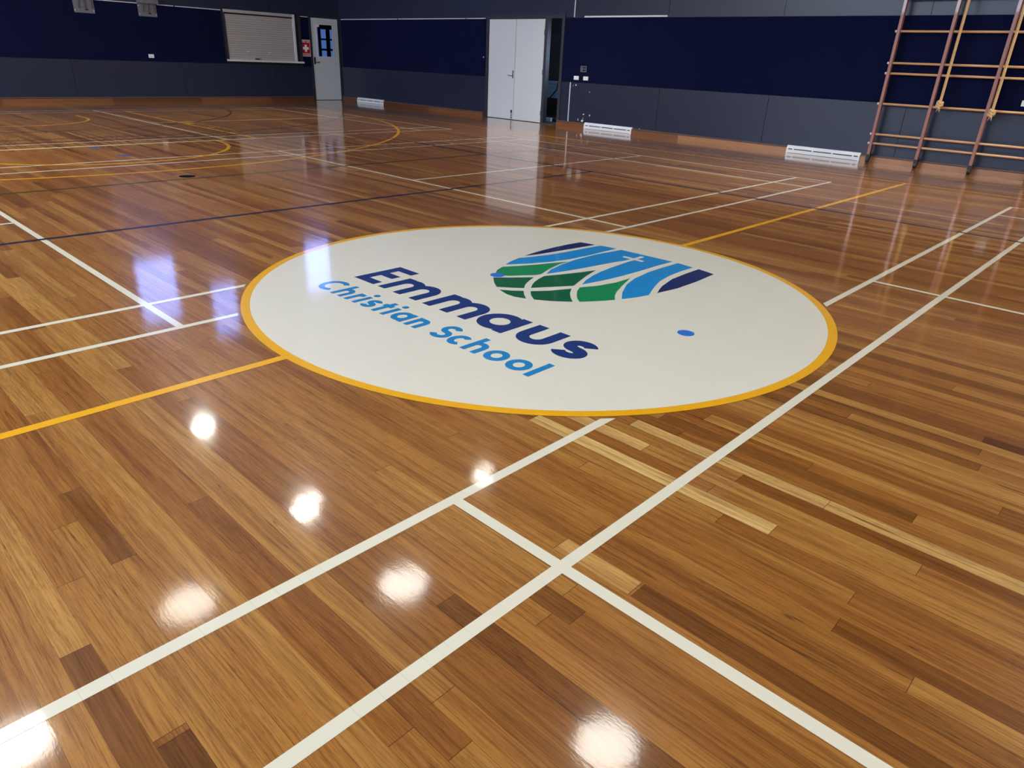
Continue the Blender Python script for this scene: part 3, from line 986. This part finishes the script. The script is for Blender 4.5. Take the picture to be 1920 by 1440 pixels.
for x in (6.865, 7.505):
    m = MB().disc(x, 1.245, .015, YB - .046, YB - .034, 16, 'y')
    m.box(x - .05, x - .02, YB - .044, YB - .034, 1.238, 1.252)
    m.build('lock', M['plate_white'], rs)
MB().box(7.04, 7.165, YB - .060, YB - .040, 1.052, 1.085).bevel(.006, 2).build('pull_handle', M['black'], rs)
lettering('OPEN', .03, (7.21, YB - .0455, 1.072), (math.pi / 2, 0, 0), M['black'], 'faded_label', rs) if False else MB().box(7.18, 7.235, YB - .0455, YB - .044, 1.062, 1.082).build('faded_label', M['frame_dark'], rs)

# ------------------------------------------------------------------ small plates
def plate(name, box, label, cat, bev=.006, mat='plate_white', group=None):
    e = empty(name, ((box[0] + box[1]) / 2, (box[2] + box[3]) / 2, box[4]))
    tag(e, label, cat, group)
    MB().box(*box).bevel(bev, 2).build('cover_plate', M[mat], e)
    return e
WP = XR - .006
for y0, y1, t in ((7.655, 7.785, 'white switch plate on the navy band, the one nearer the doorway'), (7.39, 7.52, 'white switch plate on the navy band, second from the doorway')):
    e = plate('switch_plate', (WP - .014, WP, y0, y1, .985, 1.062), t, 'switch', group='white switch plates')
    for k in (-1, 1):
        MB().box(WP - .017, WP - .013, (y0 + y1) / 2 + k * .028 - .012, (y0 + y1) / 2 + k * .028 + .012, 1.008, 1.04).build('rocker', M['plate_white'], e)
e = plate('power_outlet', (WP - .012, WP, -.80, -.665, 1.005, 1.085), 'white power outlet on the navy band right of the climbing frame ropes', 'outlet')
MB().box(WP - .015, WP - .011, -.75, -.715, 1.03, 1.06).build('socket_face', M['trim_white'], e)
YP = YB - .006
e = plate('switch_plate', (4.225, 4.355, YP - .012, YP, 1.012, 1.095), 'single white switch plate low on the end wall under the steel bracket', 'switch')
MB().box(4.27, 4.31, YP - .016, YP - .011, 1.035, 1.07).build('rocker', M['plate_white'], e)
gr = empty('wall_grille', (WP, 7.535, 1.145))
tag(gr, 'small grey square grille above the two white switch plates', 'grille')
m = MB()
g0, g1, h0, h1 = 7.455, 7.615, 1.147, 1.268
m.box(WP - .012, WP, g0, g0 + .018, h0, h1)
m.box(WP - .012, WP, g1 - .018, g1, h0, h1)
for z in (h0, (h0 + h1) / 2 - .007, h1 - .015):
    m.box(WP - .011, WP, g0 + .018, g1 - .018, z, z + .015)
m.box(WP - .0115, WP, 7.565, 7.577, h0 + .015, h1 - .015)
m.build('grille_frame', M['galv'], gr)
MB().box(WP - .003, WP, g0, g1, h0, h1).build('backing', M['charcoal_gap'], gr)

# ------------------------------------------------------------------ white skirting vents
def vent(y0, y1, label):
    e = empty('wall_vent', (XR, (y0 + y1) / 2, 0))
    tag(e, label, 'vent', 'white skirting vents along the right wall')
    x0, x1 = XR - .062, XR - .002
    L = y1 - y0
    m = MB()
    sl = .012
    m.prism([(x0 + .012, 0), (x1, 0), (x1, .128), (x0 + .03, .128), (x0, .075), (x0, .0)], y0, y0 + .035, 'y')
    m.prism([(x0 + .012, 0), (x1, 0), (x1, .128), (x0 + .03, .128), (x0, .075), (x0, .0)], y1 - .035, y1, 'y')
    m.box(x0 + .004, x1, y0 + .035, y1 - .035, .004, .058)
    m.prism([(x0 + .006, .076), (x1, .076), (x1, .128), (x0 + .03, .128), (x0 + .006, .085)], y0 + .035, y1 - .035, 'y')
    d = (L - .07)
    for fr in (.07, .36, .64, .93):
        c = y0 + .035 + d * fr
        m.box(x0 + .006, x1, c - .014, c + .014, .058, .076)
    m.build('vent_cover', M['vent_white'], e)
    MB().box(x0 + .02, x1, y0 + .04, y1 - .04, .057, .077).build('slot_backing', M['frame_dark'], e)
    return e
vent(1.380, 2.675, 'long white skirting vent next to the climbing frame, nearest of the three')
vent(6.090, 7.370, 'long white skirting vent right of the storeroom doorway, middle of the three')
vent(14.770, 16.060, 'white skirting vent near the far corner by the single door')

# ------------------------------------------------------------------ steel brackets on the end wall
def bracket(x0, x1, zb, label, channel):
    e = empty('steel_bracket', ((x0 + x1) / 2, YB, zb))
    tag(e, label, 'bracket', 'steel brackets on the end wall')
    yb = YB - .006
    MB().box(x0, x1, yb - .008, yb, zb, 2.95).build('back_plate', M['galv'], e)
    cx = (x0 + x1) / 2
    for (ax, bx) in ((x0 + .10, cx - .05), (x0 + .24, cx - .06), (x1 - .05, cx + .10)):
        MB().tube([(ax, yb - .03, zb + .09), (bx, yb - .10, 2.95)], [.014, .020], 10).build('brace', M['galv'], e)
    MB().box(x0 + .235, x0 + .30, yb - .012, yb - .007, zb + .055, zb + .08).build('maker_plate', M['black'], e)
    for bxp in (x0 + .02, x1 - .02):
        MB().disc(bxp, zb + .05, .010, yb - .016, yb - .007, 10, 'y').build('bolt', M['plate_white'], e)
        MB().disc(bxp, channel - .06, .010, yb - .016, yb - .007, 10, 'y').build('bolt', M['plate_white'], e)
    MB().box(x0 - .01, x1 + .03, yb - .11, yb - .009, channel, channel + .12).build('cross_channel', M['galv'], e)
    return e
bracket(2.745, 3.18, 1.915, 'grey steel bracket plate on the end wall, the left one', 2.30)
bracket(4.155, 4.59, 1.930, 'grey steel bracket plate on the end wall, the right one above the switch', 2.215)

# ------------------------------------------------------------------ climbing frame
cf = empty('wall_bars', (XR, -.30, 0))
tag(cf, 'tall wooden climbing frame of red brown uprights and pale rungs on the right wall', 'climbing bars')
XP = 9.66
posts = [1.215, .475, -.295, -1.055, -1.82, -2.58]
ZT = 4.15
zr = [.31, .455, .92, 1.37, 1.52, 1.97, 2.42, 2.57, 3.02, 3.47, 3.62, 4.02]
for y in posts:
    u = MB().box(XP - .045, XP + .035, y - .021, y + .021, .135, ZT).bevel(.006, 2).build('upright', M['post_wood'], cf)
    m = MB().box(XP - .035, XP + .025, y - .028, y + .028, .05, .145).bevel(.008, 2)
    m.disc(XP - .005, .045, .045, y - .022, y + .022, 18, 'y')
    m.box(XP + .02, XR - .055, y - .018, y + .018, .112, .135)
    m.build('foot_bracket', M['dark_iron'], cf)
    MB().box(XP + .03, XR - .001, y - .018, y + .018, 3.95, 3.98).build('wall_stay', M['dark_iron'], cf)
for z in zr:
    MB().tube([(XP, posts[-1] - .035, z), (XP, posts[0] + .036, z)], .0165, 14).build('rung', M['rung_wood'], cf)
    MB().tube([(XP, posts[0] + .021, z), (XP, posts[0] + .058, z)], .0175, 14).build('dowel_end', M['dowel_end'], cf)
MB().tube([(XP - .08, 1.19, .02), (XP - .02, 1.185, .17)], .009, 8).build('lock_pin', M['dark_iron'], cf)

# ------------------------------------------------------------------ climbing ropes
def rope(y, zk, lean, label):
    x = 9.515
    e = empty('climbing_rope', (x, y, zk))
    tag(e, label, 'rope', 'ropes hanging in front of the climbing frame')
    m = MB()
    R, rs_, pitch = .0105, .0115, .085
    zt = 4.6
    N = int((zt - zk) / .012)
    for s in range(3):
        pts = []
        for i in range(N + 1):
            z = zk + (zt - zk) * i / N
            a = 2 * math.pi * (z / pitch + s / 3)
            pts.append((x + R * math.cos(a), y + lean * (z - zk) + R * math.sin(a), z))
        m.tube(pts, rs_, 7)
    m.build('rope_strands', M['rope'], e)
    k = MB()
    pts, rr = [], []
    for i in range(61):
        t = i / 60
        a = 2 * math.pi * 2.6 * t
        pts.append((x + .030 * math.cos(a), y + .034 * math.sin(a), zk + .055 - .085 * t + .012 * math.sin(3 * a)))
        rr.append(.019)
    k.tube(pts, rr, 9)
    k.tube([(x, y, zk + .05), (x, y, zk - .03)], .034, 10)
    k.build('knot', M['rope'], e)
    t = MB()
    for j in range(7):
        a = 2 * math.pi * j / 7
        t.tube([(x + .012 * math.cos(a), y + .012 * math.sin(a), zk - .02), (x + .026 * math.cos(a), y + .026 * math.sin(a), zk - .075 - .012 * (j % 3))], [.008, .003], 6)
    t.tube([(x, y + .02, zk + .005), (x - .01, y + .055, zk - .012)], [.013, .010], 8)
    t.build('frayed_end', M['rope_pale'], e)
rope(.330, .955, -.001, 'tan climbing rope knotted at the end, the left one of two')
rope(-.385, .885, .003, 'tan climbing rope knotted at the end, the right one of two')

# ------------------------------------------------------------------ ceiling lamps (some seen as reflections on the varnish; others added as unseen fill)
# x, y, watts, lens radius
LAMPS = [(1.40, 9.75, 20, .16), (1.43, 6.00, 22, .17), (1.42, 3.44, 13, .33), (1.44, -.15, 15, .33), (-.89, 5.10, 10, .33), (-3.10, 4.25, 20, .33),
         (4.25, 4.73, 10, .21), (-4.5, -5.0, 60, .36), (2.5, -6.0, 115, .36), (8.6, -5.2, 260, .36), (-7.2, 5.0, 230, .36), (-7.2, 10.2, 330, .36), (-5.6, 14.6, 260, .36)]  # lamps after the first here are added fill, clear of the floor reflections
LAMP_T = ['round ceiling lamp above the far key lines, nearest the bright end windows', 'round ceiling lamp above the dark green line, second from the end wall',
          'round ceiling lamp just beyond the painted circle', 'round ceiling lamp over the middle of the painted circle', 'round ceiling lamp left of the middle row',
          'round ceiling lamp nearest the side windows, left of the circle', 'round ceiling lamp on the doorway side of the middle row', 'added fill ceiling lamp behind and left of the camera',
          'added fill ceiling lamp behind the painted circle', 'added fill ceiling lamp on the wall bars side behind the circle', 'added fill ceiling lamp close to the side windows, halfway down the hall', 'added fill ceiling lamp close to the side windows, two thirds down the hall', 'added fill ceiling lamp nearest the left end of the end wall']
lm = None
for i, (x, y, pw, rad) in enumerate(LAMPS):
    sz = rad / .21
    if lm is None:
        lm = empty('ceiling_lamp', (x, y, 5.5))
        m = MB()
        prof = [(.05, .34), (.10, .30), (.17, .16), (.24, .02), (.25, 0.0)]
        rings = []
        for r, z in prof:
            rings.append([m.bm.verts.new((x + r * math.cos(2 * math.pi * k / 28), y + r * math.sin(2 * math.pi * k / 28), 5.5 + z)) for k in range(28)])
        for A, B in zip(rings, rings[1:]):
            for k in range(28):
                m.bm.faces.new((A[k], A[(k + 1) % 28], B[(k + 1) % 28], B[k]))
        m.bm.faces.new(rings[0])
        m.build('lamp_shade', M['galv'], lm)
        MB().disc(x, y, .21, 5.492, 5.504, 32).build('lamp_lens', M['lamp'], lm)
        MB().tube([(x, y, 5.84), (x, y, HC)], .012, 8).build('suspension_rod', M['steel'], lm)
        e = lm
    else:
        e = copy_tree(lm)
        e.location = (x, y, 5.5)
    tag(e, LAMP_T[i], 'ceiling lamp', 'high bay lamps')
    for c in e.children:
        if c.name.startswith('lamp_lens'):
            c.material_slots[0].link = 'OBJECT'
            c.material_slots[0].material = glow('lamp lens glass', (1.0, .95, .84, 1), LAMP_GAIN * pw / (math.pi ** 2 * rad * rad))
        if sz != 1.0 and not c.name.startswith('suspension'):
            c.scale = (sz, sz, 1)

# added fill lights: a long skirt keeps their lens out of floor reflections
FILL_DOWN = [(4.6, 12.6, 210, 'added deep shaded fill light above the far three point arc'), (-1.5, 12.8, 200, 'added deep shaded fill light above the far key lines on the left'),
        (6.8, 7.4, 190, 'added deep shaded fill light in front of the double door'), (6.4, 1.4, 200, 'added deep shaded fill light in front of the wall bars'), (-1.2, 8.2, 120, 'added deep shaded fill light above the free throw line')]
M['fill_lens'] = glow('downlight lens', (1.0, .95, .84, 1), LAMP_GAIN * 130 / (math.pi ** 2 * .36 ** 2))
dl = None
for x, y, pw, t in FILL_DOWN:
    if dl is None:
        dl = empty('added_downlight', (x, y, 5.6))
        m = MB()
        for r0, r1 in ((.40, .40), (.385, .385)):
            A = [m.bm.verts.new((x + r0 * math.cos(2 * math.pi * k / 36), y + r0 * math.sin(2 * math.pi * k / 36), 5.0)) for k in range(36)]
            B = [m.bm.verts.new((x + r1 * math.cos(2 * math.pi * k / 36), y + r1 * math.sin(2 * math.pi * k / 36), 5.72)) for k in range(36)]
            for k in range(36):
                m.bm.faces.new((A[k], A[(k + 1) % 36], B[(k + 1) % 36], B[k]))
        m.disc(x, y, .40, 5.70, 5.74, 36)
        m.build('lamp_skirt', M['matte_black'], dl)
        MB().disc(x, y, .36, 5.66, 5.69, 36).build('lamp_lens', M['fill_lens'], dl)
        MB().tube([(x, y, 5.74), (x, y, HC)], .012, 8).build('suspension_rod', M['steel'], dl)
        e = dl
    else:
        e = copy_tree(dl)
        e.location = (x, y, 5.6)
    tag(e, t, 'added_downlight', 'added deep shaded fill lights')
    for c in e.children:
        if c.name.startswith('lamp_lens'):
            c.material_slots[0].link = 'OBJECT'
            c.material_slots[0].material = glow('downlight lens glass', (1.0, .95, .84, 1), LAMP_GAIN * pw / (math.pi ** 2 * .36 ** 2))

# ------------------------------------------------------------------ high windows
WINS = [(1, 'y', YB, 2.95, 3.95, 4.00, 5.75), (2, 'y', YB, 4.90, 5.62, 5.05, 6.60), (3, 'y', YB, 8.05, 8.90, 4.25, 5.80)]
for k, ax, face, a, c, z0, z1 in WINS:
    w = struct(empty('window_%d' % k, ((a + c) / 2, face, z0)), 'high bright window in the end wall above the navy band, %s' % ('left one', 'middle one', 'right one')[k - 1], 'window')
    m = MB()
    m.box(a - .05, a, face - .03, face, z0 - .05, z1 + .05)
    m.box(c, c + .05, face - .03, face, z0 - .05, z1 + .05)
    m.box(a, c, face - .03, face, z0 - .05, z0)
    m.box(a, c, face - .03, face, z1, z1 + .05)
    m.build('window_frame', M['frame_dark'], w)
    MB().box(a, c, face - .012, face - .004, z0, z1).build('pane', M['sky_end'], w)
for k, (a, c) in zip((7, 8, 9), ((-1.0, 1.6), (2.6, 6.0), (7.0, 11.5))):
    w = struct(empty('window_%d' % k, (XL, (a + c) / 2, 3.6)), 'high wide window in the side wall facing the climbing frame, %s' % {7: 'nearest', 8: 'middle', 9: 'farthest'}[k], 'window')
    m = MB()
    m.box(XL, XL + .03, a - .05, a, 3.55, 5.45)
    m.box(XL, XL + .03, c, c + .05, 3.55, 5.45)
    m.box(XL, XL + .03, a, c, 3.55, 3.6)
    m.box(XL, XL + .03, a, c, 5.4, 5.45)
    m.build('window_frame', M['frame_dark'], w)
    MB().box(XL + .004, XL + .012, a, c, 3.6, 5.4).build('pane', M['sky_side'], w)
